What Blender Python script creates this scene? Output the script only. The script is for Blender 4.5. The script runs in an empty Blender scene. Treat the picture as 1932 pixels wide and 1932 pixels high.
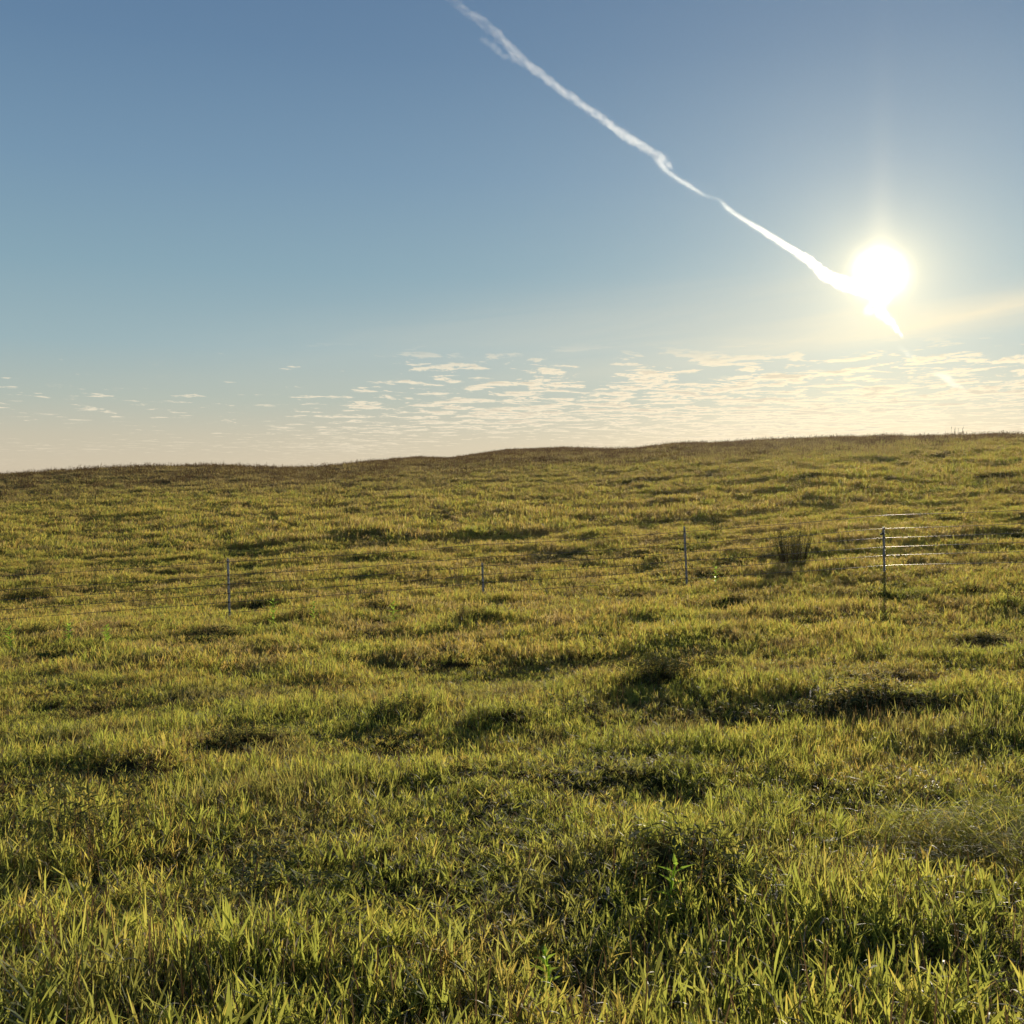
import bpy, bmesh, math, random
import numpy as np
from mathutils import Vector, Matrix
S = bpy.context.scene
C = S.collection
R = math.radians
rng = np.random.default_rng(7)
random.seed(7)

# ------------------------------------------------------------------ camera
F = 1932.0                       # focal length in photo units (photo taken as 1932 px wide)
PITCH = math.atan(66.0 / F)      # the camera looks a little down
cam_d = bpy.data.cameras.new('camera'); cam = bpy.data.objects.new('camera', cam_d); C.objects.link(cam)
cam_d.sensor_width = 36; cam_d.lens = 36.0; cam_d.clip_start = 0.05; cam_d.clip_end = 300000
cam.rotation_euler = (math.pi / 2 - PITCH, 0, 0)
S.camera = cam
cy_ = S.cycles; cy_.max_bounces = 6; cy_.diffuse_bounces = 4; cy_.transmission_bounces = 4; cy_.glossy_bounces = 2; cy_.volume_bounces = 0

def ray(px, py):                 # direction seen at a photo position
    a, u = (px - 966) / F, (966 - py) / F
    d = Vector((a, math.cos(PITCH) + u * math.sin(PITCH), u * math.cos(PITCH) - math.sin(PITCH)))
    return d.normalized()

SUN = ray(1660, 517)
SUN_EL = math.asin(SUN.z); SUN_AZ = math.atan2(SUN.x, SUN.y)

# ------------------------------------------------------------------ world
W = bpy.data.worlds.new('World'); S.world = W; W.use_nodes = True
nt = W.node_tree; nt.nodes.clear()

class V:                         # tiny helper: arithmetic on node sockets
    def __init__(s, sock): s.s = sock
    def _op(s, o, op, rev=False):
        n = T.nodes.new('ShaderNodeMath'); n.operation = op
        a, b = (o, s) if rev else (s, o)
        for i, q in enumerate((a, b)):
            if isinstance(q, V): T.links.new(q.s, n.inputs[i])
            elif q is not None: n.inputs[i].default_value = q
        return V(n.outputs[0])
    def __add__(s, o): return s._op(o, 'ADD')
    __radd__ = __add__
    def __mul__(s, o): return s._op(o, 'MULTIPLY')
    __rmul__ = __mul__
    def __sub__(s, o): return s._op(o, 'SUBTRACT')
    def __rsub__(s, o): return s._op(o, 'SUBTRACT', True)
    def __truediv__(s, o): return s._op(o, 'DIVIDE')
    def __rtruediv__(s, o): return s._op(o, 'DIVIDE', True)
    def mx(s, o): return s._op(o, 'MAXIMUM')
    def mn(s, o): return s._op(o, 'MINIMUM')
    def pw(s, o): return s._op(o, 'POWER')
    def f(s, op): return s._op(None, op)
T = nt
def link(a, b): T.links.new(a, b)
def smooth(v, a, b, lo=0.0, hi=1.0):
    n = T.nodes.new('ShaderNodeMapRange'); n.interpolation_type = 'SMOOTHSTEP'
    link(v.s, n.inputs['Value'])
    for k, q in zip(('From Min', 'From Max', 'To Min', 'To Max'), (a, b, lo, hi)): n.inputs[k].default_value = q
    return V(n.outputs[0])
def noise(x, y, z, scale, detail=4, rough=.55, dist=0):
    c = T.nodes.new('ShaderNodeCombineXYZ')
    for i, q in enumerate((x, y, z)):
        if isinstance(q, V): link(q.s, c.inputs[i])
        else: c.inputs[i].default_value = q
    n = T.nodes.new('ShaderNodeTexNoise'); link(c.outputs[0], n.inputs['Vector'])
    n.inputs['Scale'].default_value = scale; n.inputs['Detail'].default_value = detail
    n.inputs['Roughness'].default_value = rough; n.inputs['Distortion'].default_value = dist
    return V(n.outputs['Fac'])
def ramp(v, stops, interp='EASE'):
    n = T.nodes.new('ShaderNodeValToRGB'); link(v.s, n.inputs[0]); r = n.color_ramp; r.interpolation = interp
    while len(r.elements) > 1: r.elements.remove(r.elements[-1])
    for i, (p, c) in enumerate(stops):
        e = r.elements[0] if i == 0 else r.elements.new(p)
        e.position = p; e.color = (*c, 1)
    return n.outputs[0]
def mixc(fac, a, b, mode='MIX'):
    n = T.nodes.new('ShaderNodeMix'); n.data_type = 'RGBA'; n.blend_type = mode; n.clamp_factor = True
    for sk, q in ((n.inputs[0], fac), (n.inputs[6], a), (n.inputs[7], b)):
        if isinstance(q, V): link(q.s, sk)
        elif isinstance(q, bpy.types.NodeSocket): link(q, sk)
        elif isinstance(q, tuple): sk.default_value = (*q, 1)
        else: sk.default_value = q
    return n.outputs[2]
def addc(col, c, v):             # col + c * v
    n = T.nodes.new('ShaderNodeVectorMath'); n.operation = 'SCALE'; n.inputs[0].default_value = c; link(v.s, n.inputs['Scale'])
    m = T.nodes.new('ShaderNodeVectorMath'); m.operation = 'ADD'; link(col, m.inputs[0]); link(n.outputs[0], m.inputs[1])
    return m.outputs[0]
def lin(r, g, b):
    return tuple(((c / 255) / 12.92 if c <= 10 else ((c / 255 + .055) / 1.055) ** 2.4) for c in (r, g, b))

geo = nt.nodes.new('ShaderNodeTexCoord')
sep = nt.nodes.new('ShaderNodeSeparateXYZ'); link(geo.outputs['Generated'], sep.inputs[0])
dx, dy, dz = (V(o) for o in sep.outputs)
el = dz.mn(1.0).mx(-1.0).f('ARCSINE') * (180 / math.pi)          # elevation in degrees
base = ramp((el / 60.0).mx(0.0), [
    (0.0, lin(200, 186, 162)), (2.2/60, lin(190, 184, 165)), (4.2/60, lin(170, 179, 170)), (7/60, lin(148, 171, 177)),
    (11/60, lin(128, 158, 173)), (16/60, lin(111, 142, 167)), (22/60, lin(93, 124, 155)), (30/60, lin(76, 106, 142)), (1, lin(55, 88, 135))], 'LINEAR')
sky = nt.nodes.new('ShaderNodeTexSky'); sky.sky_type = 'NISHITA'; sky.sun_disc = False
sky.sun_elevation = SUN_EL; sky.sun_rotation = SUN_AZ; sky.dust_density = 1.2; sky.altitude = 300
sc = nt.nodes.new('ShaderNodeVectorMath'); sc.operation = 'SCALE'; link(sky.outputs[0], sc.inputs[0]); sc.inputs['Scale'].default_value = 0.03
col = mixc(0.12, base, sc.outputs[0])
# angle to the sun
dt = nt.nodes.new('ShaderNodeVectorMath'); dt.operation = 'DOT_PRODUCT'
link(geo.outputs['Generated'], dt.inputs[0]); dt.inputs[1].default_value = SUN
th = V(dt.outputs['Value']).mn(1.0).mx(-1.0).f('ARCCOSINE') * (180 / math.pi)
wide = (th * (-1 / 13.0)).f('EXPONENT')
mid = (th * (-1 / 3.6)).f('EXPONENT')
col = addc(col, (.085, .095, .080), wide)
# clouds: altocumulus sheets seen edge-on towards the horizon
iz = 1.0 / (dz + .012).mx(.004)
cx, cy = dx * iz, dy * iz
az = dx / dy.mx(.2)
puff = noise(cx, cy * .8, 0.0, 2.0, 9, .72, .3)
puff_b = noise(cx + .04, cy * .8 + .10, 0.0, 2.0, 9, .72, .3)
big = noise(cx, cy * .5, 3.1, .22, 3, .5)
band = smooth(el, 7.6, 5.6) * smooth(el, -.2, .4)
cov = smooth(az, -.35, .42) * .10 - .022 + (big - .5) * .38 + smooth(el, 7.5, 2.5) * .05 - .022
cl = smooth(puff + cov, .585, .63) * band
shade = smooth(puff_b + cov, .63, .72)
cfade = smooth(el, .3, 3.4, .35, 1.0) * (smooth(az, -.5, .4, .75, 1.0))
warm = mixc(mid * .6 + wide * .6, lin(226, 214, 190), lin(255, 238, 198))
cdark = mixc(shade * .55, warm, lin(178, 168, 150))
col = mixc(cl * cfade * .95, col, cdark)
# few small high puffs on the left
puff2 = noise(cx, cy * .5, 9.0, 3.3, 5, .6)
cl2 = smooth(puff2, .69, .76) * smooth(el, 12.5, 8.5) * smooth(el, 5.0, 7.0) * smooth(az, .1, -.1)
col = mixc(cl2 * .5, col, lin(205, 210, 205))
# thin cirrus veil, a broad streak climbing to the right below the sun
tt = dz / (dx * dx + dy * dy).f('SQRT')
off = tt - (.1015 + az * .098)
streak = noise(az * 2.2, off * 26.0, 0.0, 1.6, 5, .6, .6)
veil = (off * off * (-1 / .00028)).f('EXPONENT') * smooth(az, -.12, .4) * (streak * 1.5 - .12)
veil2 = ((off - .035) * (off - .035) * (-1 / .0011)).f('EXPONENT') * smooth(az, .55, .25) * smooth(az, -.5, .2) * (streak * .9)
col = mixc(veil.mx(0.0) * .55, col, lin(244, 226, 188))
col = mixc(veil2.mx(0.0) * .35, col, lin(238, 220, 186))
# aureole, pillar of light and the blown-out disc of the sun
col = addc(col, (.27, .215, .105), mid)
daz = (az - SUN.x / SUN.y)
pillar = (daz * daz * (-1 / .00017)).f('EXPONENT') * (((el - math.degrees(SUN_EL)).mx(0.0)) * (-1 / 3.0)).f('EXPONENT') * smooth(el, math.degrees(SUN_EL) - .5, math.degrees(SUN_EL) + 1)
col = addc(col, (.22, .17, .09), pillar)
wob = noise(dx, dy, dz, 26., 2, .5) * .5 + .75
ts = th * wob
col = addc(col, (6.5, 5.2, 3.2), (ts * ts * (-1 / .62)).f('EXPONENT'))
col = addc(col, (.70, .52, .20), (th * (-1 / 1.3)).f('EXPONENT'))
bg = nt.nodes.new('ShaderNodeBackground'); link(col, bg.inputs[0]); bg.inputs[1].default_value = 1.0
wo = nt.nodes.new('ShaderNodeOutputWorld'); link(bg.outputs[0], wo.inputs[0])

# ------------------------------------------------------------------ sun and exposure
sd = bpy.data.lights.new('sun', 'SUN'); sun = bpy.data.objects.new('sun', sd); C.objects.link(sun)
sd.energy = 5.0; sd.angle = R(0.5); sd.color = (1.0, .88, .68)
sun.rotation_euler = (-SUN).to_track_quat('-Z', 'Y').to_euler()
S.view_settings.view_transform = 'Standard'; S.view_settings.look = 'None'
S.view_settings.exposure = 0.26; S.view_settings.gamma = 1.0

# ------------------------------------------------------------------ terrain
DEP = np.array([0, 3.5, 8, 14, 21, 32, 50, 75, 100, 130, 160, 190, 250, 400, 3000.])
COLU = np.array([-.5, -.28, -.18, -.08, 0, .1, .17, .36, .5])
TAB = np.array([
 [-1.7,-1.80,-2.15,-2.60,-3.05,-3.00,-2.4,-1.2, .30,-.5,-2., -3.,-5.,-8.,-30],
 [-1.7,-1.80,-2.12,-2.50,-2.87,-2.75,-2.0,-.60, .95, .5,-.5, -1.,-4.,-8.,-30],
 [-1.7,-1.80,-2.10,-2.45,-2.74,-2.55,-1.8,-.40, 1.0,1.35,1.4, 1.,-2.,-8.,-30],
 [-1.7,-1.80,-2.10,-2.40,-2.64,-2.40,-1.5,-.10, 1.2,2.1,2.9,3.0, 0.,-8.,-30],
 [-1.7,-1.79,-2.08,-2.35,-2.55,-2.20,-1.2, .30, 1.8,3.0,4.1,5.0, 3.,-6.,-30],
 [-1.7,-1.78,-2.05,-2.28,-2.40,-1.95,-.85, .90, 2.5,3.7,4.6,5.1, 3.,-6.,-30],
 [-1.7,-1.75,-2.00,-2.20,-2.29,-1.75,-.50,1.40, 3.0,4.3,5.1,5.0, 3.,-6.,-30],
 [-1.65,-1.7,-1.90,-2.00,-1.95,-1.20, .25,2.20, 3.9,4.85,4.5,3.0, 1.,-6.,-30],
 [-1.6,-1.68,-1.85,-1.90,-1.72,-.85, .70,2.70, 4.35,4.6,4.0,2.5, 0.,-6.,-30]])
def slopes(y, x):
    m = np.zeros_like(y); h = np.diff(x); dl = np.diff(y, axis=-1) / h
    m[..., 1:-1] = (dl[..., 1:] * h[:-1] + dl[..., :-1] * h[1:]) / (h[1:] + h[:-1]); m[..., 0] = dl[..., 0]; m[..., -1] = dl[..., -1]
    return m
TM = slopes(TAB, DEP)
def h2(ix, iy, seed):
    n = (ix.astype(np.int64) * 374761393 + iy.astype(np.int64) * 668265263 + seed * 1442695041) & 0xffffffff
    n = ((n ^ (n >> 13)) * 1274126177) & 0xffffffff
    n = ((n ^ (n >> 16)) * 2246822519) & 0xffffffff
    return ((n ^ (n >> 15)) & 0xffff) / 65535.0
def vnoise(x, y, seed):
    ix, iy = np.floor(x), np.floor(y); fx, fy = x - ix, y - iy
    sx, sy = fx*fx*fx*(fx*(6*fx-15)+10), fy*fy*fy*(fy*(6*fy-15)+10)
    a, b, c, d = h2(ix, iy, seed), h2(ix+1, iy, seed), h2(ix, iy+1, seed), h2(ix+1, iy+1, seed)
    return (a*(1-sx)+b*sx)*(1-sy)+(c*(1-sx)+d*sx)*sy
def fbm(x, y, seed, octs=3):
    s = 0; a = 1; t = 0
    for k in range(octs):
        s = s + a * vnoise(x * 2**k + 17.3*k, y * 2**k - 9.1*k, seed + k); t += a; a *= .5
    return s / t
def base_h(x, y):
    x = np.asarray(x, float); y = np.asarray(y, float)
    d = np.clip(y, 0, 2999.); u = np.clip(x / np.maximum(y + 1.0, 6.0), -.5, .5)
    j = np.clip(np.searchsorted(DEP, d, side='right') - 1, 0, len(DEP) - 2)
    h = DEP[j+1] - DEP[j]; t = (d - DEP[j]) / h
    def colv(i):
        return (TAB[i, j] * (2*t**3-3*t**2+1) + TM[i, j]*h*(t**3-2*t**2+t) + TAB[i, j+1]*(-2*t**3+3*t**2) + TM[i, j+1]*h*(t**3-t**2))
    i = np.clip(np.searchsorted(COLU, u, side='right') - 1, 0, len(COLU) - 2)
    s = (u - COLU[i]) / (COLU[i+1] - COLU[i]); s = s*s*(3-2*s)*.5 + s*.5
    return colv(i) * (1 - s) + colv(i + 1) * s
SKY = np.array([(-100,900),(0,896.5),(125,888),(250,881),(425,878.5),(520,883),(600,882.5),(640,879),(700,872),(785,862),(855,863.5),(910,855),(966,846.5),(1060,844.5),(1140,849.5),(1200,848.5),(1276,838),(1340,837.5),(1450,831),(1601,826),(1932,821),(2050,821)], float)
CU = (SKY[:, 0] - 966) / F; CS = (900 - SKY[:, 1]) / F - .0032
_y = np.linspace(60, 230, 500)
_raw = base_h
_cur = [(lambda g: (g.max(), _y[g.argmax()]))(_raw(np.full_like(_y, u) * (_y + 1.0), _y) / _y) for u in CU]
CD = CS - np.array([c[0] for c in _cur]); CY = np.array([c[1] for c in _cur])
def base_h(x, y):
    x = np.asarray(x, float); y = np.asarray(y, float)
    u = x / np.maximum(y + 1.0, 6.0); t = np.clip((y - 55.) / (np.interp(u, CU, CY) - 55.), 0, 1.0); t = t * t * (3 - 2 * t)
    return _raw(x, y) + np.interp(u, CU, CD) * np.clip(y, 0, 200) * t
def undul(x, y):
    near = np.clip(1 - y / 130., .15, 1)
    z = (fbm(x / 9., y / 9., 11, 2) - .5) * .36 + (fbm(x / 2.6, y / 2.0, 23, 3) - .5) * .22
    z = z + (fbm(x / .8, y / .7, 31, 2) - .5) * .16
    return z * near
MOUNDS = []                      # x, y, rx, ry, height
def ground(x, y):
    x = np.asarray(x, float); y = np.asarray(y, float)
    z = base_h(x, y) + undul(x, y)
    for mx, my, rx, ry, hh in MOUNDS:
        dd = ((x - mx) / rx) ** 2 + ((y - my) / np.where(y < my, ry * .75, ry * 1.3)) ** 2
        z = z + hh * np.exp(-dd)
    return z
def hit(px, py, far=260.):       # where the view ray meets the ground
    r = ray(px, py); ts = np.geomspace(2.5, far, 4000)
    g = ground(r.x * ts, r.y * ts) - r.z * ts
    k = np.argmax(g > 0) if (g > 0).any() else len(ts) - 1
    t = ts[k]; return float(r.x * t), float(r.y * t)
def gz(x, y): return float(ground(np.array([x]), np.array([y]))[0])
DARK = []
for px, py, w, hh in [(1240,1290,170,.30),(1330,1262,110,.22),(1660,1335,190,.32),(1860,1222,110,.30),(1905,1155,90,.32),(900,1178,120,.34),
        (820,1182,70,.2),(470,1410,210,.26),(280,1450,130,.22),(1270,1640,170,.16),(760,1360,120,.2),(1650,1122,90,.2),(70,1130,110,.35),
        (80,1205,100,.28),(560,1178,110,.25),(700,1150,90,.25),(1140,1290,70,.15),(150,1600,140,.14),(520,1650,160,.1),(1530,910,90,.5),
        (350,1085,70,.3),(840,985,80,.45),(1880,905,90,.6),(420,1190,60,.2),(1100,1350,90,.16),(1820,1040,60,.3),(950,1355,80,.16),(1380,1140,80,.26)]:
    x, y = hit(px, py); rx = w / F * y * .5
    DARK.append((x, y, rx, max(rx * .8, .35), hh))
MOUNDS += [(x, y, rx, ry, hh * .42) for x, y, rx, ry, hh in DARK]
WH = [1.16, .90, .72, .54, .37, .17]
def place(px, row_base, depth): return ((px - 966) / F * depth, depth, (900 - row_base) / F * depth)
# px, base row, depth, visible height, lean
posts = [(-300, 1225, 18.3, 1.24, .02), (431, 1172, 20.0, 1.22, -.02), (912, 1133, 21.3, .77, -.035), (1297, 1106, 21.6, 1.26, -.05), (1671, 1083, 20.3, .93, -.035), (2130, 1070, 19.0, 1.2, .0)]
for px_, row_, dep_, hh_, lean_ in posts:
    x_, y_, z_ = place(px_, row_, dep_); MOUNDS.append((x_, y_, 1.7, 1.7, z_ - gz(x_, y_)))
def darkmask(x, y):
    m = np.zeros_like(x)
    for mx, my, rx, ry, hh in DARK:
        yy = y - (my - ry * .5)
        m = np.maximum(m, np.exp(-((x - mx) / rx) ** 2 - (yy / (ry * .9)) ** 2))
    return m

def tag(o, label=None, cat=None, group=None, kind=None):
    for k, v in (('label', label), ('category', cat), ('group', group), ('kind', kind)):
        if v: o[k] = v
    return o
def mesh_obj(name, verts, faces, mat, parent=None, attrs=None, smooth_=False):
    me = bpy.data.meshes.new(name); me.from_pydata(verts, [], faces); me.update()
    if mat: me.materials.append(mat)
    for k, v in (attrs or {}).items():
        a = me.attributes.new(k, 'FLOAT', 'POINT'); a.data.foreach_set('value', np.asarray(v, 'f'))
    if smooth_: me.polygons.foreach_set('use_smooth', [True] * len(me.polygons))
    o = bpy.data.objects.new(name, me)
    if parent is not False: C.objects.link(o)
    if parent: o.parent = parent
    return o
def mat_new(name):
    global T
    m = bpy.data.materials.new(name); m.use_nodes = True; T = m.node_tree; T.nodes.clear()
    out = T.nodes.new('ShaderNodeOutputMaterial'); return m, out

# soil and thatch
M_soil, out = mat_new('soil_and_thatch')
g = T.nodes.new('ShaderNodeNewGeometry'); sp = T.nodes.new('ShaderNodeSeparateXYZ'); link(g.outputs['Position'], sp.inputs[0])
X, Y, Z = (V(o) for o in sp.outputs)
n1 = noise(X, Y, 0., .35, 5, .6); n2 = noise(X, Y, 4., 9., 6, .7)
c = mixc(smooth(n1, .42, .6), lin(92, 96, 44), lin(104, 88, 54)); c = mixc(smooth(n2, .3, .7), (.018, .016, .008), c)
b = T.nodes.new('ShaderNodeBsdfDiffuse'); link(c, b.inputs[0])
bp = T.nodes.new('ShaderNodeBump'); link(n2.s, bp.inputs['Height']); bp.inputs['Distance'].default_value = .15; link(bp.outputs[0], b.inputs['Normal'])
link(b.outputs[0], out.inputs[0])
ds = np.concatenate([np.linspace(-14, 3, 50), 3 + np.cumsum(np.geomspace(.08, .9, 330)), ])
ds = np.concatenate([ds, np.geomspace(ds[-1] + 1, 900, 70)])
us = np.linspace(-1.1, 1.1, 620)
DD, UU = np.meshgrid(ds, us, indexing='ij')
GX = UU * (np.abs(DD) + 5); GZ = ground(GX, DD) - np.where(DD > 300, 0, 0)
vv = np.stack([GX, DD, GZ], -1).reshape(-1, 3); nr, nc = DD.shape
idx = np.arange(nr * nc).reshape(nr, nc)
ff = np.stack([idx[:-1, :-1], idx[:-1, 1:], idx[1:, 1:], idx[1:, :-1]], -1).reshape(-1, 4)
tag(mesh_obj('ground', vv.tolist(), ff.tolist(), M_soil, smooth_=True), kind='structure')

# ------------------------------------------------------------------ plant materials
def plant_mat(name, trans=.5, dark=1.0, kind='grass', rough=.45):
    m, out = mat_new(name)
    def at(k):
        a = T.nodes.new('ShaderNodeAttribute'); a.attribute_name = k; return V(a.outputs['Fac'])
    rnd, t = at('rnd'), at('along')
    oi = T.nodes.new('ShaderNodeObjectInfo'); orr = V(oi.outputs['Random'])
    g = T.nodes.new('ShaderNodeNewGeometry'); sp = T.nodes.new('ShaderNodeSeparateXYZ'); link(g.outputs['Position'], sp.inputs[0])
    X, Y, Z = (V(o) for o in sp.outputs)
    if kind == 'grass':
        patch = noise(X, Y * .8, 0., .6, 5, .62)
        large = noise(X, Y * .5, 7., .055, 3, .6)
        far = smooth(Y + (large - .5) * 60. + (patch - .5) * 36., 46., 88.)  # far slopes: seed-grass brown, with the shade of slopes facing away painted in
        k = rnd * .52 + orr * .14 + (patch - .5) * 1.25 + (large - .5) * .5 + far * .05 + smooth(Y, 4., 16., -.06, .14) + .15
        col = ramp(k, [(0.0, (.055, .095, .020)), (.25, (.095, .140, .024)), (.45, (.175, .200, .034)), (.60, (.27, .240, .050)),
                       (.74, (.27, .175, .045)), (.88, (.24, .125, .05)), (1., (.34, .26, .15))], 'LINEAR')
        tip = smooth(t, .6, 1.0) * smooth(rnd, .5, .95)
        col = mixc(tip * .7, col, (.36, .18, .04)); bn = smooth(noise(X, Y * .8, 13., 1.1, 5, .6), .50, .64) * smooth(Y, 4., 12., .32, .62)
        col = mixc(bn, col, (.165, .112, .052)); col = mixc(far * .55, col, (.140, .100, .050))  # the far mix darkens distant slopes as if shaded, besides browning them
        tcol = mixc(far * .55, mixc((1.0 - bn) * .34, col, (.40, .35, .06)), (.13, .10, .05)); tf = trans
    elif kind == 'dry':
        col = mixc(rnd, (.30, .23, .13), (.46, .40, .30)); tcol = col
    elif kind == 'brown':
        col = mixc(rnd, (.07, .04, .018), (.17, .11, .05)); tcol = col
    elif kind == 'forb':
        col = mixc(rnd, (.05, .075, .03), (.12, .13, .05)); tcol = mixc(.4, col, (.3, .28, .05))
    elif kind == 'leaf':
        col = mixc(rnd, (.09, .19, .025), (.20, .28, .04)); tcol = mixc(.4, col, (.4, .5, .05))
    elif kind == 'pale':
        col = mixc(rnd, (.15, .18, .10), (.24, .24, .15)); tcol = col
    elif kind == 'white':
        col = mixc(rnd, (.55, .52, .46), (.75, .72, .68)); tcol = col
    p = T.nodes.new('ShaderNodeBsdfPrincipled'); link(col, p.inputs['Base Color']); p.inputs['Roughness'].default_value = rough
    p.inputs['Specular IOR Level'].default_value = {'grass': .18, 'forb': .05, 'dry': .22, 'brown': .08, 'pale': .15}.get(kind, .35)
    tr = T.nodes.new('ShaderNodeBsdfTranslucent')
    sc = T.nodes.new('ShaderNodeVectorMath'); sc.operation = 'SCALE'; link(tcol, sc.inputs[0]); sc.inputs['Scale'].default_value = dark
    link(sc.outputs[0], tr.inputs[0])
    mx = T.nodes.new('ShaderNodeMixShader'); mx.inputs[0].default_value = trans
    link(p.outputs[0], mx.inputs[1]); link(tr.outputs[0], mx.inputs[2]); link(mx.outputs[0], out.inputs[0])
    return m
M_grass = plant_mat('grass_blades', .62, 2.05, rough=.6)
M_dry = plant_mat('dry_blades', .45, 1.1, 'dry', .5)
M_brown = plant_mat('brown_stalks', .35, 1.3, 'brown', .7)
M_forb = plant_mat('dark_forb_leaves', .35, 1.0, 'forb', .8)
M_leaf = plant_mat('bright_weed_leaves', .55, 2.2, 'leaf', .3)
M_pale = plant_mat('pale_weed', .45, 1.3, 'pale')
M_white = plant_mat('white_fluff', .5, 1.0, 'white', .6)

class Blades:                    # collects blades into one mesh with per-point attributes
    def __init__(s): s.v = []; s.f = []; s.r = []; s.t = []; s.m = []
    def blade(s, base, az, lean, length, width, curl, seg=4, rnd=.5, mi=0, taper=.9, wpos=.35, twist=0.):
        p = Vector(base); a = lean; dh = Vector((math.cos(az), math.sin(az), 0)); sd = Vector((-math.sin(az + twist), math.cos(az + twist), 0))
        n0 = len(s.v)
        for k in range(seg + 1):
            t = k / seg
            w = width * (min(t / wpos, 1) * .5 + .5 if t < wpos else max(1 - ((t - wpos) / (1 - wpos)) ** 1.4, 0.03)) * .5
            s.v += [tuple(p - sd * w), tuple(p + sd * w)]; s.r += [rnd, rnd]; s.t += [t, t]
            p = p + (dh * math.sin(a) + Vector((0, 0, math.cos(a)))) * (length / seg); a += curl / seg
        for k in range(seg):
            i = n0 + 2 * k; s.f.append((i, i + 1, i + 3, i + 2)); s.m.append(mi)
    def leafquad(s, c, d, n, l, w, rnd, mi=0):   # pointed leaf: centre line c..c+d*l
        d = d.normalized(); sd = d.cross(n).normalized(); n0 = len(s.v)
        up = sd.cross(d).normalized()
        s.v += [tuple(c), tuple(c + d*l*.4 - sd*w*.5 + up*w*.12), tuple(c + d*l*.4 + sd*w*.5 + up*w*.12), tuple(c + d*l - up*l*.12)]
        s.r += [rnd]*4; s.t += [0, .4, .4, 1]; s.f += [(n0, n0+1, n0+3), (n0, n0+3, n0+2)]; s.m += [mi, mi]
    def tube(s, pts, r0, r1, rnd=.5, mi=0, n=5):
        n0 = len(s.v); K = len(pts)
        for k, p in enumerate(pts):
            r = r0 + (r1 - r0) * k / (K - 1)
            for q in range(n):
                a = 2*math.pi*q/n; s.v.append((p[0]+r*math.cos(a), p[1]+r*math.sin(a), p[2])); s.r.append(rnd); s.t.append(k/(K-1))
        for k in range(K - 1):
            for q in range(n):
                a, b = n0 + k*n + q, n0 + k*n + (q+1) % n; s.f.append((a, b, b + n, a + n)); s.m.append(mi)
    def build(s, name, mats, parent=None):
        o = mesh_obj(name, s.v, s.f, None, parent, {'rnd': s.r, 'along': s.t})
        for m in mats: o.data.materials.append(m)
        o.data.polygons.foreach_set('material_index', s.m); return o

def shoot(B, x, y, H, W, seg, rnd, nleaf=None, lean0=None, laz=None):
    """a leafy brome-like shoot: short stem, leaves fanning up and outwards"""
    az0 = random.uniform(0, 6.28) if laz is None else laz; ln = random.gauss(0, .16) if lean0 is None else lean0
    nl = nleaf or random.randint(4, 7)
    hs = H * random.uniform(.35, .6)
    for k in range(nl):
        f = k / nl
        z0 = hs * f; bx, by = x + math.cos(az0)*math.sin(ln)*z0, y + math.sin(az0)*math.sin(ln)*z0
        az = random.uniform(0, 6.28)
        if laz is not None and random.random() < .6: az = laz + random.gauss(0, .5)
        B.blade((bx, by, z0), az, abs(random.gauss(.46, .26)) + .9*max(0, ln-.3), H * random.uniform(.45, .8), W * random.uniform(.6, 1.2),
                random.uniform(-.1, .8), seg, min(max(rnd + random.gauss(0, .13), 0), 1), 0, twist=random.uniform(-.9, .9))
def patch(name, r, nshoot, H, W, seg, ndry, wscale=1., stalks=0, lean=None):
    B = Blades(); pr = random.random()
    for i in range(nshoot):
        rr = r * math.sqrt(random.random()); a = random.uniform(0, 6.28)
        hh = H * random.uniform(.55, 1.15) * (1.25 if random.random() < .12 else 1)
        shoot(B, rr*math.cos(a), rr*math.sin(a), hh, W * wscale, seg, random.random(), lean0=lean, laz=None if lean is None else random.gauss(.4, .4))
    for i in range(ndry):        # dry curling blades and lying thatch
        rr = r * math.sqrt(random.random()); a = random.uniform(0, 6.28)
        if random.random() < .22:
            B.blade((rr*math.cos(a), rr*math.sin(a), H*random.uniform(.1, .5)), random.uniform(0, 6.28), random.uniform(.2, .9), H*random.uniform(.5, 1.0), W*.62*wscale, random.uniform(1.2, 3.0), seg + 2, random.random(), 1)
        else:
            B.blade((rr*math.cos(a), rr*math.sin(a), H*random.uniform(.02, .25)), random.uniform(0, 6.28), random.uniform(.7, 1.4), H*random.uniform(.5, 1.1), W*.5*wscale, random.uniform(-.3, .6), seg, random.random(), 2)
    for i in range(stalks):
        rr = r * math.sqrt(random.random()); a = random.uniform(0, 6.28)
        B.blade((rr*math.cos(a), rr*math.sin(a), 0), random.uniform(0, 6.28), abs(random.gauss(0, .15)), H*random.uniform(1.2, 2.0), .004*wscale, random.uniform(0, .4), seg, random.random(), 2)
    return B.build(name, [M_grass, M_dry, M_brown], False)
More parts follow.
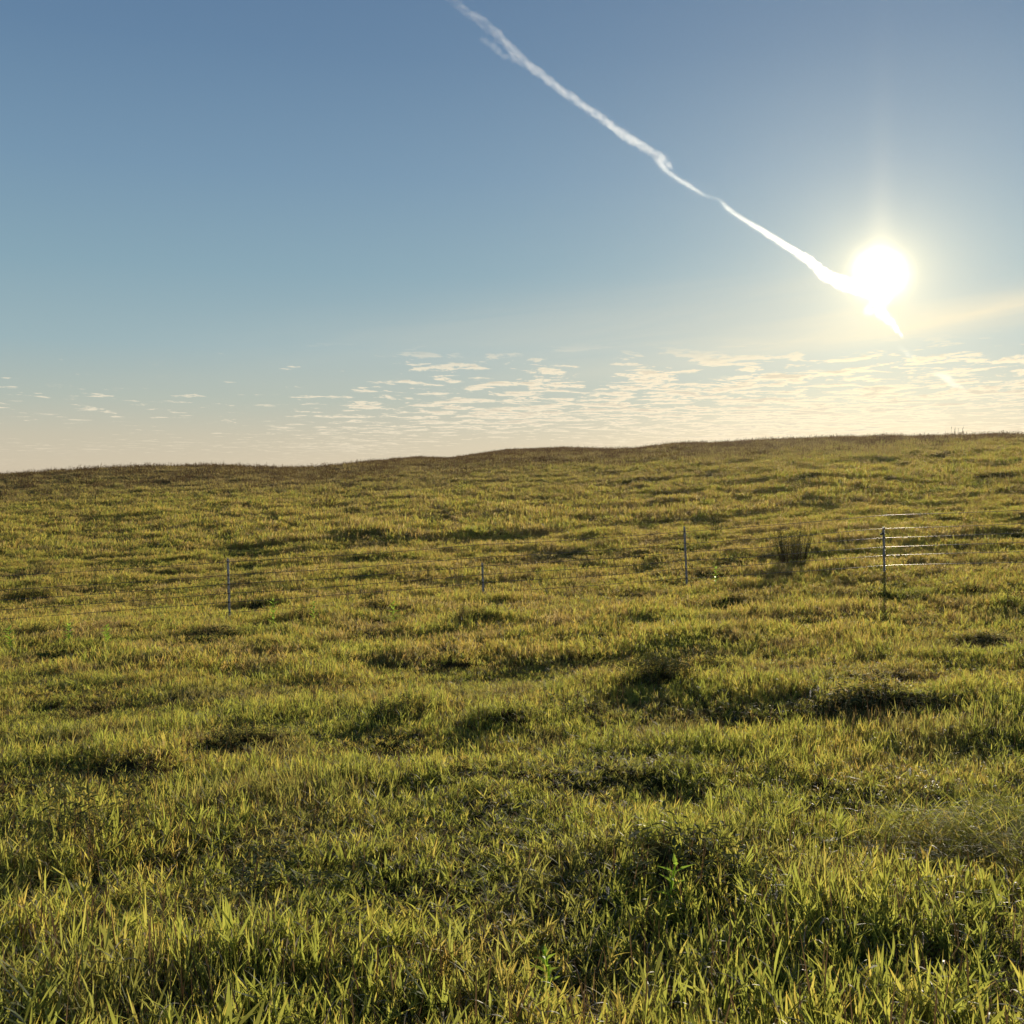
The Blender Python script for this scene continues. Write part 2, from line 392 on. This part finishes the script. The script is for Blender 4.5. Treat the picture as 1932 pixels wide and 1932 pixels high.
def forbpatch(name, r, n, H, L, wscale=1.):
    B = Blades()
    for i in range(n):
        rr = r * math.sqrt(random.random()); a = random.uniform(0, 6.28); x, y = rr*math.cos(a), rr*math.sin(a)
        hh = H * random.uniform(.5, 1.2); az = random.uniform(0, 6.28); ln = random.gauss(0, .2)
        B.blade((x, y, 0), az, ln, hh, .004*wscale, .1, 3, random.random(), 1)
        for k in range(random.randint(7, 12)):
            z = hh * random.uniform(.15, 1.0); th_ = random.uniform(0, 6.28)
            d = Vector((math.cos(th_), math.sin(th_), random.uniform(-.3, .8)))
            B.leafquad(Vector((x + math.cos(az)*math.sin(ln)*z, y + math.sin(az)*math.sin(ln)*z, z)), d, Vector((0, 0, 1)), L*random.uniform(.6, 1.2), L*.28*wscale**.5, random.random(), 0)
    return B.build(name, [M_forb, M_brown], False)

def coll(name, objs):
    c = bpy.data.collections.new(name)
    for o in objs: c.objects.link(o)
    return c
near_c = coll('near', [patch('clump_a%d' % i, .17, 24, .088, .0052, 4, 36, stalks=2) for i in range(9)])
def tallshoot(name, H, W, seg):
    B = Blades(); rd = random.random()
    for q in range(random.choice((1, 1, 2))):
        x, y = random.gauss(0, .012) * q, random.gauss(0, .012) * q
        az0 = random.uniform(0, 6.28); ln = abs(random.gauss(0, .14)); h = H * random.uniform(.75, 1.15)
        B.blade((x, y, 0), az0, ln, h * .85, .0035, 0, seg, rd, 0, wpos=.8)
        for k in range(random.randint(6, 9)):
            f = random.uniform(.25, .85); z = h * f
            B.blade((x + math.cos(az0)*math.sin(ln)*z, y + math.sin(az0)*math.sin(ln)*z, z*math.cos(ln)), random.uniform(0, 6.28), random.uniform(.35, 1.15), H * random.uniform(.4, .62), W * random.uniform(.75, 1.2),
                    random.uniform(-.25, .7), seg, min(max(rd + random.gauss(0, .12), 0), 1), 0, twist=random.uniform(-.8, .8))
    if random.random() < .35: B.blade((0, 0, H*.3), random.uniform(0, 6.28), .3, H*.9, W*.7, random.uniform(1.5, 3.2), 8, random.random(), 1)
    return B.build(name, [M_grass, M_dry, M_brown], False)
shoot_c = coll('shoots', [tallshoot('shoot_h%d' % i, .125, .0066, 4) for i in range(14)])
shootm_c = coll('shootsm', [tallshoot('shoot_i%d' % i, .155, .0105, 3) for i in range(8)])
mid_c = coll('mid', [patch('clump_b%d' % i, .34, 62, .125, .0078, 3, 36, 1.1, stalks=3) for i in range(7)])
far_c = coll('far', [patch('clump_c%d' % i, .75, 130, .22, .012, 2, 60, 1.6, stalks=16) for i in range(6)])
forb_c = coll('forb', [forbpatch('clump_d%d' % i, .22, 20, .20, .045) for i in range(5)])
forbf_c = coll('forbfar', [forbpatch('clump_e%d' % i, .5, 60, .28, .07, 1.8) for i in range(4)])
def seedpatch(name, n=26):
    B = Blades()
    for i in range(n):
        rr = .7 * math.sqrt(random.random()); a = random.uniform(0, 6.28); hh = random.choice((.3, .34, .38, .42, .55)) * random.uniform(.8, 1.2); rd = random.random()
        az, ln = random.uniform(0, 6.28), abs(random.gauss(0, .16)); x, y = rr*math.cos(a), rr*math.sin(a)
        B.blade((x, y, 0), az, ln, hh, .009, .1, 2, rd, 0, wpos=.9)
        for k in range(6):
            z = hh * random.uniform(.6, 1.0); d = Vector((random.gauss(0, .5), random.gauss(0, .5), 1.0))
            B.leafquad(Vector((x + math.cos(az)*math.sin(ln)*z, y + math.sin(az)*math.sin(ln)*z, z)), d, Vector((random.random(), 1, 0)), .075, .022, rd)
    return B.build(name, [M_brown], False)
crest_c = coll('crest', [seedpatch('clump_f%d' % i) for i in range(5)])
flat_c = coll('flat', [patch('clump_g%d' % i, .22, 40, .2, .004, 5, 5, 1.0, stalks=0, lean=.95) for i in range(4)])

def scatter(name, pts, rotz, scl, nvar, collection, label, cat, tilt=.12):
    n = len(pts)
    me = bpy.data.meshes.new(name); me.vertices.add(n); me.vertices.foreach_set('co', np.asarray(pts, 'f').ravel())
    rot = np.zeros((n, 3), 'f'); rot[:, 0] = rng.normal(0, tilt, n); rot[:, 1] = rng.normal(0, tilt, n); rot[:, 2] = rotz
    a = me.attributes.new('rot', 'FLOAT_VECTOR', 'POINT'); a.data.foreach_set('vector', rot.ravel())
    a = me.attributes.new('scl', 'FLOAT_VECTOR', 'POINT'); a.data.foreach_set('vector', np.asarray(scl, 'f').ravel())
    a = me.attributes.new('pick', 'INT', 'POINT'); a.data.foreach_set('value', rng.integers(0, nvar, n).astype('i'))
    o = bpy.data.objects.new(name, me); C.objects.link(o)
    ng = bpy.data.node_groups.new(name, 'GeometryNodeTree')
    ng.interface.new_socket('Geometry', in_out='INPUT', socket_type='NodeSocketGeometry')
    ng.interface.new_socket('Geometry', in_out='OUTPUT', socket_type='NodeSocketGeometry')
    N = ng.nodes.new; L = ng.links.new
    gi, go = N('NodeGroupInput'), N('NodeGroupOutput')
    iop, ci = N('GeometryNodeInstanceOnPoints'), N('GeometryNodeCollectionInfo')
    ci.inputs['Collection'].default_value = collection; ci.inputs['Separate Children'].default_value = True; ci.inputs['Reset Children'].default_value = True
    def na(k, dtp):
        q = N('GeometryNodeInputNamedAttribute'); q.data_type = dtp; q.inputs['Name'].default_value = k; return q.outputs['Attribute']
    e2r = N('FunctionNodeEulerToRotation'); L(na('rot', 'FLOAT_VECTOR'), e2r.inputs[0])
    L(gi.outputs[0], iop.inputs['Points']); L(ci.outputs[0], iop.inputs['Instance']); iop.inputs['Pick Instance'].default_value = True
    L(na('pick', 'INT'), iop.inputs['Instance Index']); L(e2r.outputs[0], iop.inputs['Rotation']); L(na('scl', 'FLOAT_VECTOR'), iop.inputs['Scale'])
    L(iop.outputs[0], go.inputs[0])
    md = o.modifiers.new('scatter', 'NODES'); md.node_group = ng
    tag(o, label, cat, kind='stuff'); return o

def sample(y0, y1, dens, um=.62):   # random points in the wedge in front of the camera
    n = int(dens * um * ((y1 + 3)**2 - (y0 + 3)**2))
    y = np.sqrt(rng.uniform((y0 + 3)**2, (y1 + 3)**2, n)) - 3
    x = rng.uniform(-um, um, n) * (y + 3); return x, y
def isflat(x, y): return np.exp(-((x - 2.55) / .55)**2 - ((y - 5.1) / .45)**2)
def do(name, y0, y1, dens, coln, nvar, smin, smax, label, cat, mode, dz=0., tilt=.12):
    x, y = sample(y0, y1, dens)
    dm = darkmask(x, y) + (fbm(x / 1.1, y / .9, 77, 2) - .5) * .5 + (fbm(x / 5., y / 3., 78, 2) - .5) * .3
    fl = isflat(x, y) + (fbm(x/.4, y/.4, 5, 2) - .5) * .3
    if mode == 'grass': keep = (rng.random(len(x)) > np.clip((dm - .40) * 1.6, 0, .45)) & (rng.random(len(x)) > fl * .75)
    elif mode == 'forb': keep = rng.random(len(x)) < np.clip((dm - .46) * 1.8, 0, .6)
    elif mode == 'flat': keep = fl > .3
    else: keep = np.ones(len(x), bool)
    x, y = x[keep], y[keep]
    hv = fbm(x / 1.1, y / .9, 91, 3)                 # tall and short patches of the sward
    s = rng.uniform(smin, smax, len(x)) * np.clip(1.4 - (y - 3.2) * .09, 1, 1.4); sz = s * np.clip(.4 + (hv - .25) * 2.0, .45, 1.6)
    p = np.stack([x, y, ground(x, y) - .015 + dz], -1)
    scatter(name, p, rng.uniform(0, 6.28, len(x)), np.stack([s, s, sz], -1), nvar, coln, label, cat, tilt)
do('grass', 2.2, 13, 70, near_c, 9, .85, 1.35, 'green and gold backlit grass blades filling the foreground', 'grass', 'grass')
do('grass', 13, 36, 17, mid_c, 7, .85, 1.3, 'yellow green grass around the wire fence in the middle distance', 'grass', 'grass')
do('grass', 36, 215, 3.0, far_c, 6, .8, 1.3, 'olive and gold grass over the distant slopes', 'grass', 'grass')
do('grass', 2.2, 13, 95, shoot_c, 14, .65, 1.3, 'taller leafy grass shoots fanning out above the foreground sward', 'grass', 'grass', tilt=.26)
do('grass', 13, 40, 26, shootm_c, 8, .65, 1.3, 'taller leafy grass shoots around and before the fence', 'grass', 'grass', tilt=.26)
do('ground_cover', 2.2, 26, 26, forb_c, 5, .8, 1.3, 'dark low leafy growth in the hollows between the grass', 'ground cover', 'forb')
do('ground_cover', 26, 150, 2.6, forbf_c, 4, .8, 1.4, 'dark leafy tufts scattered over the far hillside', 'ground cover', 'forb')
do('flattened_grass', 3.5, 7.5, 60, flat_c, 4, .8, 1.2, 'pale thin grass lying flat at the right edge of the field', 'grass', 'flat', .03)
x, y = sample(62, 210, 1.3); k = rng.random(len(x)) < np.clip((y - 62) / 40., 0, 1) * (.45 + .4 * (fbm(x / 12., y / 12., 6, 2))); x, y = x[k], y[k]
s = rng.uniform(.7, 1.3, len(x))
scatter('tall_grass', np.stack([x, y, ground(x, y) - .02], -1), rng.uniform(0, 6.28, len(x)), np.stack([s, s, s], -1), 4, crest_c, 'thin brown seeding grass stems along the crest of the ridge', 'grass')

# ------------------------------------------------------------------ fence
M_steel, out = mat_new('galvanised_steel')
g = T.nodes.new('ShaderNodeNewGeometry'); sp = T.nodes.new('ShaderNodeSeparateXYZ'); link(g.outputs['Position'], sp.inputs[0])
nn = noise(V(sp.outputs[0]), V(sp.outputs[1]), V(sp.outputs[2]), 18., 5, .7)
p = T.nodes.new('ShaderNodeBsdfPrincipled'); link(mixc(smooth(nn, .45, .65), (.36, .37, .40), (.24, .21, .19)), p.inputs['Base Color'])
p.inputs['Metallic'].default_value = .25; p.inputs['Roughness'].default_value = .55; link(p.outputs[0], out.inputs[0])
M_wire, out = mat_new('fence_wire')
p = T.nodes.new('ShaderNodeBsdfPrincipled'); p.inputs['Base Color'].default_value = (.13, .11, .09, 1); p.inputs['Metallic'].default_value = 1.0
p.inputs['Roughness'].default_value = .36; link(p.outputs[0], out.inputs[0])
M_ins, out = mat_new('dark_clip')
p = T.nodes.new('ShaderNodeBsdfPrincipled'); p.inputs['Base Color'].default_value = (.02, .02, .022, 1); p.inputs['Roughness'].default_value = .4; link(p.outputs[0], out.inputs[0])

def box(bm, cx, cy, cz, sx, sy, sz):
    r = bmesh.ops.create_cube(bm, size=1, matrix=Matrix.Translation((cx, cy, cz)) @ Matrix.Diagonal((sx, sy, sz, 1)))
def bm_obj(name, bm, mat, parent, loc=None, rot=None):
    me = bpy.data.meshes.new(name); bm.to_mesh(me); bm.free(); me.materials.append(mat)
    o = bpy.data.objects.new(name, me); C.objects.link(o); o.parent = parent
    if loc: o.location = loc
    if rot: o.rotation_euler = rot
    return o
fence = bpy.data.objects.new('wire_fence', None); C.objects.link(fence)
tag(fence, 'sagging barbed wire fence on thin grey steel posts crossing the grass field', 'fence')
bases = []
for k, (px, row, dep, hh, lean) in enumerate(posts):
    x, y, z = place(px, row, dep); bases.append((x, y, z))
    gzz = gz(x, y); bot = min(gzz - z, 0) - .45
    bm = bmesh.new(); L_ = hh - bot
    box(bm, 0, .011, bot + L_/2, .042, .007, L_)                # flange facing the wires
    box(bm, 0, -.010, bot + L_/2, .008, .034, L_)               # web of the T
    for q in range(int(hh / .055)):                             # studs
        box(bm, 0, -.031, .08 + q * .055, .018, .010, .016)
    bmesh.ops.bevel(bm, geom=bm.edges[:], offset=.0015, segments=1)
    po = bm_obj('post', bm, M_steel, fence, (x, y, z), (0, lean, random.uniform(-.3, .3)))
    for w in WH:
        if w < hh - .02:
            b2 = bmesh.new(); bmesh.ops.create_cone(b2, segments=8, radius1=.011, radius2=.011, depth=.03, matrix=Matrix.Translation((0, -.04, w)))
            box(b2, 0, -.03, w, .05, .008, .012)
            bm_obj('clip', b2, M_wire, po)
    if k == 4:
        b2 = bmesh.new(); bmesh.ops.create_cone(b2, segments=10, radius1=.022, radius2=.015, depth=.075, matrix=Matrix.Translation((-.05, -.03, .80)) @ Matrix.Rotation(1.2, 4, 'Y'))
        bmesh.ops.create_cone(b2, segments=10, radius1=.03, radius2=.03, depth=.012, matrix=Matrix.Translation((-.035, -.03, .805)) @ Matrix.Rotation(1.2, 4, 'Y'))
        bm_obj('insulator', b2, M_ins, po)
def catmull(P, t):
    n = len(P) - 1; k = min(int(t), n - 1); f = t - k
    p0, p1, p2, p3 = P[max(k-1, 0)], P[k], P[k+1], P[min(k+2, n)]
    return .5 * ((2*p1) + (p2-p0)*f + (2*p0-5*p1+4*p2-p3)*f*f + (3*p1-p0-3*p2+p3)*f**3)
for wi, w in enumerate(WH):
    P = []
    for k, (x, y, z) in enumerate(bases):
        lean = posts[k][4]; P.append(Vector((x + math.sin(lean) * w, y - .045, z + w)))
    B = Blades(); pts = []
    n = 420
    for i in range(n + 1):
        t = i / n * (len(P) - 1); q = catmull(P, t); k = min(int(t), len(P) - 2); f = t - k
        q.z -= .022 * 4 * f * (1 - f) + .004 * math.sin(t * 9 + wi); pts.append(q)
    rad = .0052
    # swept tube around a mostly horizontal wire
    for i, q in enumerate(pts):
        tw = i * 1.1
        for j in range(5):
            a = 2 * math.pi * j / 5 + tw; rr = rad
            B.v.append((q.x, q.y + rr * math.cos(a - tw), q.z + rr * math.sin(a - tw))); B.r.append(.5); B.t.append(0)
    for i in range(n):
        for j in range(5):
            a, b_ = i*5 + j, i*5 + (j+1) % 5; B.f.append((a, b_, b_ + 5, a + 5)); B.m.append(0)
    ln_ = sum((pts[i+1] - pts[i]).length for i in range(n)); step = .14; acc = 0
    for i in range(n):                                          # barbs
        acc += (pts[i+1] - pts[i]).length
        if acc > step:
            acc = 0; q = pts[i]
            for s_ in range(4):
                a = random.uniform(0, 6.28); d = Vector((random.uniform(-.3, .3), math.cos(a), math.sin(a))) * .014
                n0 = len(B.v); e = Vector((.0022, 0, 0)); g_ = Vector((0, .0022, 0)) if abs(d.z) > abs(d.y) else Vector((0, 0, .0022))
                B.v += [tuple(q - e - g_), tuple(q + e - g_), tuple(q + g_), tuple(q + d)]; B.r += [.5]*4; B.t += [0]*4
                B.f += [(n0, n0+1, n0+3), (n0+1, n0+2, n0+3), (n0+2, n0, n0+3)]; B.m += [0]*3
    B.build('wire', [M_wire], fence).data.polygons.foreach_set('use_smooth', [True] * len(B.f))

# ------------------------------------------------------------------ single plants
def root(name, x, y, label, cat, group=None, rz=0.):
    e = bpy.data.objects.new(name, None); C.objects.link(e); e.location = (x, y, gz(x, y) - .01); e.rotation_euler = (0, 0, rz); e.empty_display_size = .1
    return tag(e, label, cat, group)
def stemline(H, bend, n=6):
    a = random.uniform(0, 6.28); return [Vector((math.cos(a)*bend*(k/n)**2, math.sin(a)*bend*(k/n)**2, H*k/n)) for k in range(n + 1)]
def milkweed(px, py, H_, label, group='leafy weeds standing in the grass', name='leafy_weed', leafmat=None, L=.10, Wd=.035, pairs=8):
    H = H_ * 1.35; L = L * 1.15; Wd = Wd * 1.2
    x, y = hit(px, py); e = root(name, x, y, label, 'weed', group)
    st = stemline(H, H * .12); B = Blades(); B.tube(st, .006, .0025, .5); B.build('stem', [M_leaf], e)
    for sidx in range(pairs):
        B = Blades()
        f = .25 + .75 * sidx / pairs; p = st[0].lerp(st[-1], f); a = sidx * 1.57 + random.uniform(-.3, .3)
        for q in (0, math.pi):
            d = Vector((math.cos(a + q), math.sin(a + q), random.uniform(.3, 1.0))); B.leafquad(p, d, Vector((0, 0, 1)), L*random.uniform(.8, 1.2), Wd, random.random())
        B.build('leaf_pair', [leafmat or M_leaf], e)
    return e
milkweed(516, 1190, .42, 'bright green leafy weed with pale shining leaves, right of the leftmost fence post')
milkweed(590, 1185, .36, 'thin leafy weed second to the right of the leftmost fence post')
milkweed(742, 1186, .34, 'broad leafy green weed midway between the two left fence posts')
milkweed(1350, 1112, .34, 'bluish green leafy weed with a glinting leaf just right of the third fence post')
milkweed(1600, 1012, .5, 'slender green weed standing left of the fourth fence post', Wd=.02)
milkweed(130, 1220, .26, 'short bright yellow green weed near the left edge below the fence')
milkweed(205, 1222, .26, 'small yellow green weed with forked leaves below the left wires')
milkweed(20, 1228, .26, 'low bright yellow weed at the very left edge of the field')
milkweed(1040, 1900, .16, 'broad leafed green weed at the bottom centre of the field', L=.05, Wd=.02)
milkweed(1262, 1735, .2, 'upright weed with pale shining leaves above the dark hollow in the foreground', L=.07, Wd=.018)

def bushy(px, py, H, Wd, nst, label, mat, name='shrub', cat='shrub', group=None, L=.05, dens=26, leafw=.3):
    x, y = hit(px, py); e = root(name, x, y, label, cat, group)
    Bs, Bl = Blades(), Blades()
    for i in range(nst):
        a = random.uniform(0, 6.28); rr = Wd * .5 * math.sqrt(random.random()); hh = H * random.uniform(.55, 1.05)
        b0 = Vector((math.cos(a)*rr*.6, math.sin(a)*rr*.6, 0)); tp = Vector((math.cos(a)*rr, math.sin(a)*rr, hh))
        pts = [b0.lerp(tp, k/5) + Vector((random.gauss(0, .008), random.gauss(0, .008), 0)) for k in range(6)]
        Bs.tube(pts, .006, .002, random.random(), n=4)
        for k in range(dens):
            f = random.uniform(.2, 1.0); p = b0.lerp(tp, f); th_ = random.uniform(0, 6.28)
            d = Vector((math.cos(th_), math.sin(th_), random.uniform(.1, 1.3)))
            Bl.leafquad(p, d, Vector((0, 0, 1)), L*random.uniform(.6, 1.3), L*leafw, random.random())
    Bs.build('stem', [M_brown], e); Bl.build('foliage', [mat], e); return e
bushy(1495, 1067, .85, .95, 80, 'dark wispy shrub behind the fence wires, left of the fourth post', M_forb, L=.045, dens=40)
bushy(1495, 1068, .95, .7, 12, 'pale grey green weed rising out of the dark shrub behind the fence', M_pale, 'tall_weed', 'weed', L=.04, dens=26)
bushy(178, 1108, .75, .24, 6, 'pale slender weed behind the wires between the left edge and the first post', M_pale, 'tall_weed', 'weed', 'pale tall weeds by the fence', L=.03, dens=30)
bushy(32, 1100, .6, .15, 4, 'pale greenish weed against the wires at the left edge', M_pale, 'tall_weed', 'weed', 'pale tall weeds by the fence', L=.03, dens=26)
bushy(556, 1082, .7, .3, 7, 'pale brownish weed tuft behind the wires right of the first fence post', M_pale, 'tall_weed', 'weed', 'pale tall weeds by the fence', L=.03, dens=22)
bushy(865, 1118, .75, .45, 8, 'wide pale green weed just left of the short second fence post', M_pale, 'tall_weed', 'weed', 'pale tall weeds by the fence', L=.035, dens=22)
bushy(610, 962, .8, 1.5, 30, 'low brown grey bush far out on the left slope', M_brown, L=.07, dens=26)
bushy(1350, 1010, .6, .5, 10, 'small dark bush on the slope above the third fence post', M_forb, L=.05, dens=26)
bushy(1175, 1190, .42, .12, 4, 'thin dark brown stalk standing alone right of the dark hollow by the second post', M_brown, 'dead_stalk', 'weed', L=.02, dens=30)
def skyweed(px, depth, H, n, label, w=.5):
    x = (px - 966) / F * depth; e = root('seed_stalk', x, depth, label, 'weed', 'weeds along the skyline')
    for i in range(n):
        Bs, Bl = Blades(), Blades()
        bx, by = random.uniform(-w, w), random.uniform(-.2, .2); hh = H*random.uniform(.55, 1.1); ln = random.gauss(0, .1)
        pts = [Vector((bx + ln*hh*k/4, by, hh*k/4)) for k in range(5)]; Bs.tube(pts, .007, .004, random.random(), n=4)
        for k in range(26):
            f = random.uniform(.4, 1.0); p = pts[0].lerp(pts[-1], f); d = Vector((random.gauss(0, .6), random.gauss(0, .6), random.uniform(.4, 1.2)))
            Bl.leafquad(p, d, Vector((0, 1, 0)), .09*random.uniform(.5, 1.2), .028, random.random())
        Bl.tube(pts[1:], .004, .003, .5, n=4); Bs.build('stem', [M_brown], e); Bl.build('seed_head', [M_brown], e)
# depths chosen on the crest of each ridge
def crest(px):
    u = (px - 966) / F; ys = np.linspace(60, 240, 900); g = ground(u * ys, ys) / ys; return float(ys[np.argmax(g)])
skyweed(1805, crest(1805), 1.3, 11, 'tallest cluster of brown seed stalks on the skyline near the right edge', .8)
skyweed(1872, crest(1872), .7, 8, 'fine brown stalks on the skyline closest to the right edge', 1.2)
skyweed(1603, crest(1603), .5, 7, 'small golden brown weed tuft on the skyline below the sun', .7)
skyweed(1372, crest(1372), .45, 4, 'tiny stalks on the skyline above the third fence post', .3)
skyweed(1053, crest(1053), .4, 3, 'lone faint stalk on top of the central rise', .2)
skyweed(722, crest(722), .6, 2, 'thin single stem on the skyline left of the central rise', .1)

def fluff(px, py, n, H, label, name='seed_head_plant', size=.012):
    x, y = hit(px, py); e = root(name, x, y, label, 'seed head', 'white seed heads in the grass')
    for i in range(n):
        Bs, Bl = Blades(), Blades()
        st = [Vector((random.gauss(0, .02)*k/4 + 0, random.gauss(0, .02)*k/4, H*random.uniform(.9, 1.0)*k/4)) for k in range(5)]
        Bs.tube(st, .002, .0015, .5, n=4)
        for k in range(46):
            d = Vector((random.gauss(0, 1), random.gauss(0, 1), random.gauss(0, 1))).normalized()
            Bl.leafquad(st[-1] - Vector((0, 0, random.random()*.05 if n < 3 else random.random()*.09)), d, Vector((.3, .2, 1)), size*random.uniform(.7, 1.3), size*.35, random.random())
        Bs.build('stem', [M_brown], e); Bl.build('seed_head', [M_white], e)
fluff(1468, 1735, 4, .16, 'shaggy grey white seed head standing in the right foreground')
fluff(1527, 1335, 1, .17, 'round white fluffy seed head, left one of the pair right of the dark hollow')
fluff(1546, 1330, 1, .18, 'round white fluffy seed head, right one of the pair right of the dark hollow')
fluff(870, 1185, 1, .2, 'tiny white seed head at the dark tuft below the short second post')
fluff(1718, 1490, 1, .14, 'single white seed head in the grass right of centre')
fluff(980, 1420, 1, .14, 'single white seed head in the grass near the middle of the field')
fluff(1150, 1730, 2, .14, 'pinkish white seed head low in the grass at bottom centre')
def drytuft(px, py, H, n, label):
    x, y = hit(px, py); e = root('dry_tuft', x, y, label, 'dry grass', 'dry grass tufts in the foreground'); B = Blades()
    for i in range(n):
        a = random.gauss(.4, 1.2); B.blade((random.gauss(0, .02), random.gauss(0, .02), .02), a, random.uniform(.1, .7), H*random.uniform(.7, 1.2), .006, random.uniform(.8, 2.6), 9, random.random(), 0, twist=random.uniform(-.6, .6))
    B.build('blades', [M_dry], e)
drytuft(1750, 1790, .2, 14, 'shining curled dry seed grass in the lower right foreground')
drytuft(150, 1640, .22, 7, 'arching white dry blades at the left edge of the foreground')
drytuft(105, 1570, .22, 9, 'curled pale dry blades left of the tall green shoot')
drytuft(1890, 1590, .12, 26, 'matted silvery dry grass on the flattened patch by the right edge')
drytuft(490, 1760, .18, 5, 'few dry curled blades in the lower left foreground')
drytuft(1195, 1760, .16, 5, 'glinting dry stalk tops near the bottom centre')

# ------------------------------------------------------------------ contrail: ice trail high in the air, lit through by the sun
M_ice, out = mat_new('ice_trail')
vs = T.nodes.new('ShaderNodeVolumeScatter'); vs.inputs['Color'].default_value = (1, .97, .92, 1); vs.inputs['Anisotropy'].default_value = .72
vs.inputs['Density'].default_value = .00038; link(vs.outputs[0], out.inputs['Volume'])
ALT = 4000.
def strand(pts, jit, seed, parent_v, parent_f):
    """pts: (px, py, width px). closed tube with ragged radius"""
    rs = np.random.default_rng(seed)
    P = [ray(a, b_) for a, b_, w in pts]; P = [d * (ALT / d.z) for d in P]; Wd = [w / F * p.length for p, (a, b_, w) in zip(P, pts)]
    n = 40 * (len(P) - 1); NS = 10; n0 = len(parent_v); ctr = []
    for i in range(n + 1):
        t = i / n * (len(P) - 1); q = catmull(P, t); k = min(int(t), len(P) - 2); w = Wd[k] + (Wd[k+1] - Wd[k]) * (t - k); ctr.append((q, w))
    per = rs.uniform(0, 100)
    for i, (q, w) in enumerate(ctr):
        tan = (ctr[min(i+22, n)][0] - ctr[max(i-22, 0)][0]).normalized(); up = Vector((0, 0, 1)); sd_ = tan.cross(up).normalized(); up = sd_.cross(tan)
        jx = float(vnoise(np.array([i*.33 + per]), np.array([3.]), seed)[0]) - .5; jz = float(vnoise(np.array([i*.29 + per]), np.array([9.]), seed)[0]) - .5
        wj = min(w, 15 / F * q.length); q = q + sd_ * jx * wj * jit + up * jz * wj * jit
        end = min(1., i / 10, (n - i) / 10) ** .6
        for j in range(NS):
            a = 2*math.pi*j/NS
            rr = w * .5 * end * (.55 + .9 * float(vnoise(np.array([i*.40 + per]), np.array([j*1.3]), seed+5)[0])) + .01
            parent_v.append(tuple(q + sd_ * math.cos(a) * rr + up * math.sin(a) * rr))
    for i in range(n):
        for j in range(NS):
            a, b_ = n0 + i*NS + j, n0 + i*NS + (j+1) % NS; parent_f.append((a, a + NS, b_ + NS, b_))
    parent_f.append(tuple(n0 + j for j in range(NS))); parent_f.append(tuple(n0 + n*NS + j for j in reversed(range(NS))))
trail = [(800,-40,22),(848,-4,22),(880,22,24),(930,58,28),(985,112,26),(1060,170,21),(1130,220,21),(1185,260,25),(1228,286,22),(1244,306,15),(1262,326,10),(1300,350,12),(1328,368,6),(1356,376,5),
         (1372,392,9),(1400,412,10),(1440,436,13),(1490,468,17),(1530,494,24),(1560,520,34),(1610,540,38),(1655,556,34)]
tail = [(1650,552,30),(1668,566,22),(1640,584,18),(1660,590,20),(1682,610,12),(1704,638,4)]
def trail_obj(name, strands, parent=None):
    v, f = [], []
    for k, (p, j, s_) in enumerate(strands): strand(p, j, s_, v, f)
    return mesh_obj(name, v, f, M_ice, parent, smooth_=False)
def shift(p, ax, ay, ws): return [(a + ax, b_ + ay, w * ws) for a, b_, w in p]
ct = bpy.data.objects.new('contrail', None); C.objects.link(ct)
tag(ct, 'long white aircraft trail slanting down across the blue sky to the sun', 'contrail')
for k_, (ax, ay, ws, jt) in enumerate([(0, 0, .60, .25), (1.5, -1.5, .42, .5), (-1.5, 1.5, .42, .5), (3, -3, .22, 1.2), (-3, 3, .24, 1.2), (0, 0, .18, 1.8), (-5, 5, .15, 1.4)]):
    trail_obj('trail_strand', [(shift(trail, ax, ay, ws), jt, k_ + 1)], ct)
trail_obj('trail_tail', [(tail, .5, 4)], ct)
trail_obj('trail_tail', [(shift(tail, 3, 0, .5), 1.2, 5)], ct)
M_mid = M_ice.copy(); M_mid.name = 'thin_ice_trail'; M_mid.node_tree.nodes['Volume Scatter'].inputs['Density'].default_value = .00012
for o_ in ct.children:
    if o_.name.startswith('trail_tail'): o_.data.materials[0] = M_mid
M_faint = M_ice.copy(); M_faint.name = 'faint_ice_trail'; M_faint.node_tree.nodes['Volume Scatter'].inputs['Density'].default_value = .00002
trail_obj('trail_wisp', [([(1694,652,3),(1708,664,9),(1724,676,5)], .5, 21), ([(1762,702,3),(1782,712,14),(1800,724,11),(1822,736,5)], .5, 22)], ct).data.materials[0] = M_faint
trail_obj('trail_wisp', [([(905,72,10),(940,96,12),(985,125,8)], .6, 6), ([(1236,284,10),(1252,300,12),(1268,322,6)], .6, 7)], ct)

# ------------------------------------------------------------------ thin evening haze
M_haze, out = mat_new('thin_haze')
pv = T.nodes.new('ShaderNodeVolumePrincipled'); pv.inputs['Color'].default_value = (1, .96, .88, 1); pv.inputs['Density'].default_value = .00006
pv.inputs['Anisotropy'].default_value = .75; link(pv.outputs[0], out.inputs['Volume'])
bm = bmesh.new(); zt, zb = float(GZ.max()) + 3.0, float(GZ.min()) - 1.0
box(bm, 0, 440, (zt + zb) / 2, 2400, 1000, zt - zb)
hz = bm_obj('haze', bm, M_haze, None); tag(hz, 'thin golden evening haze over the field', 'haze', kind='stuff')
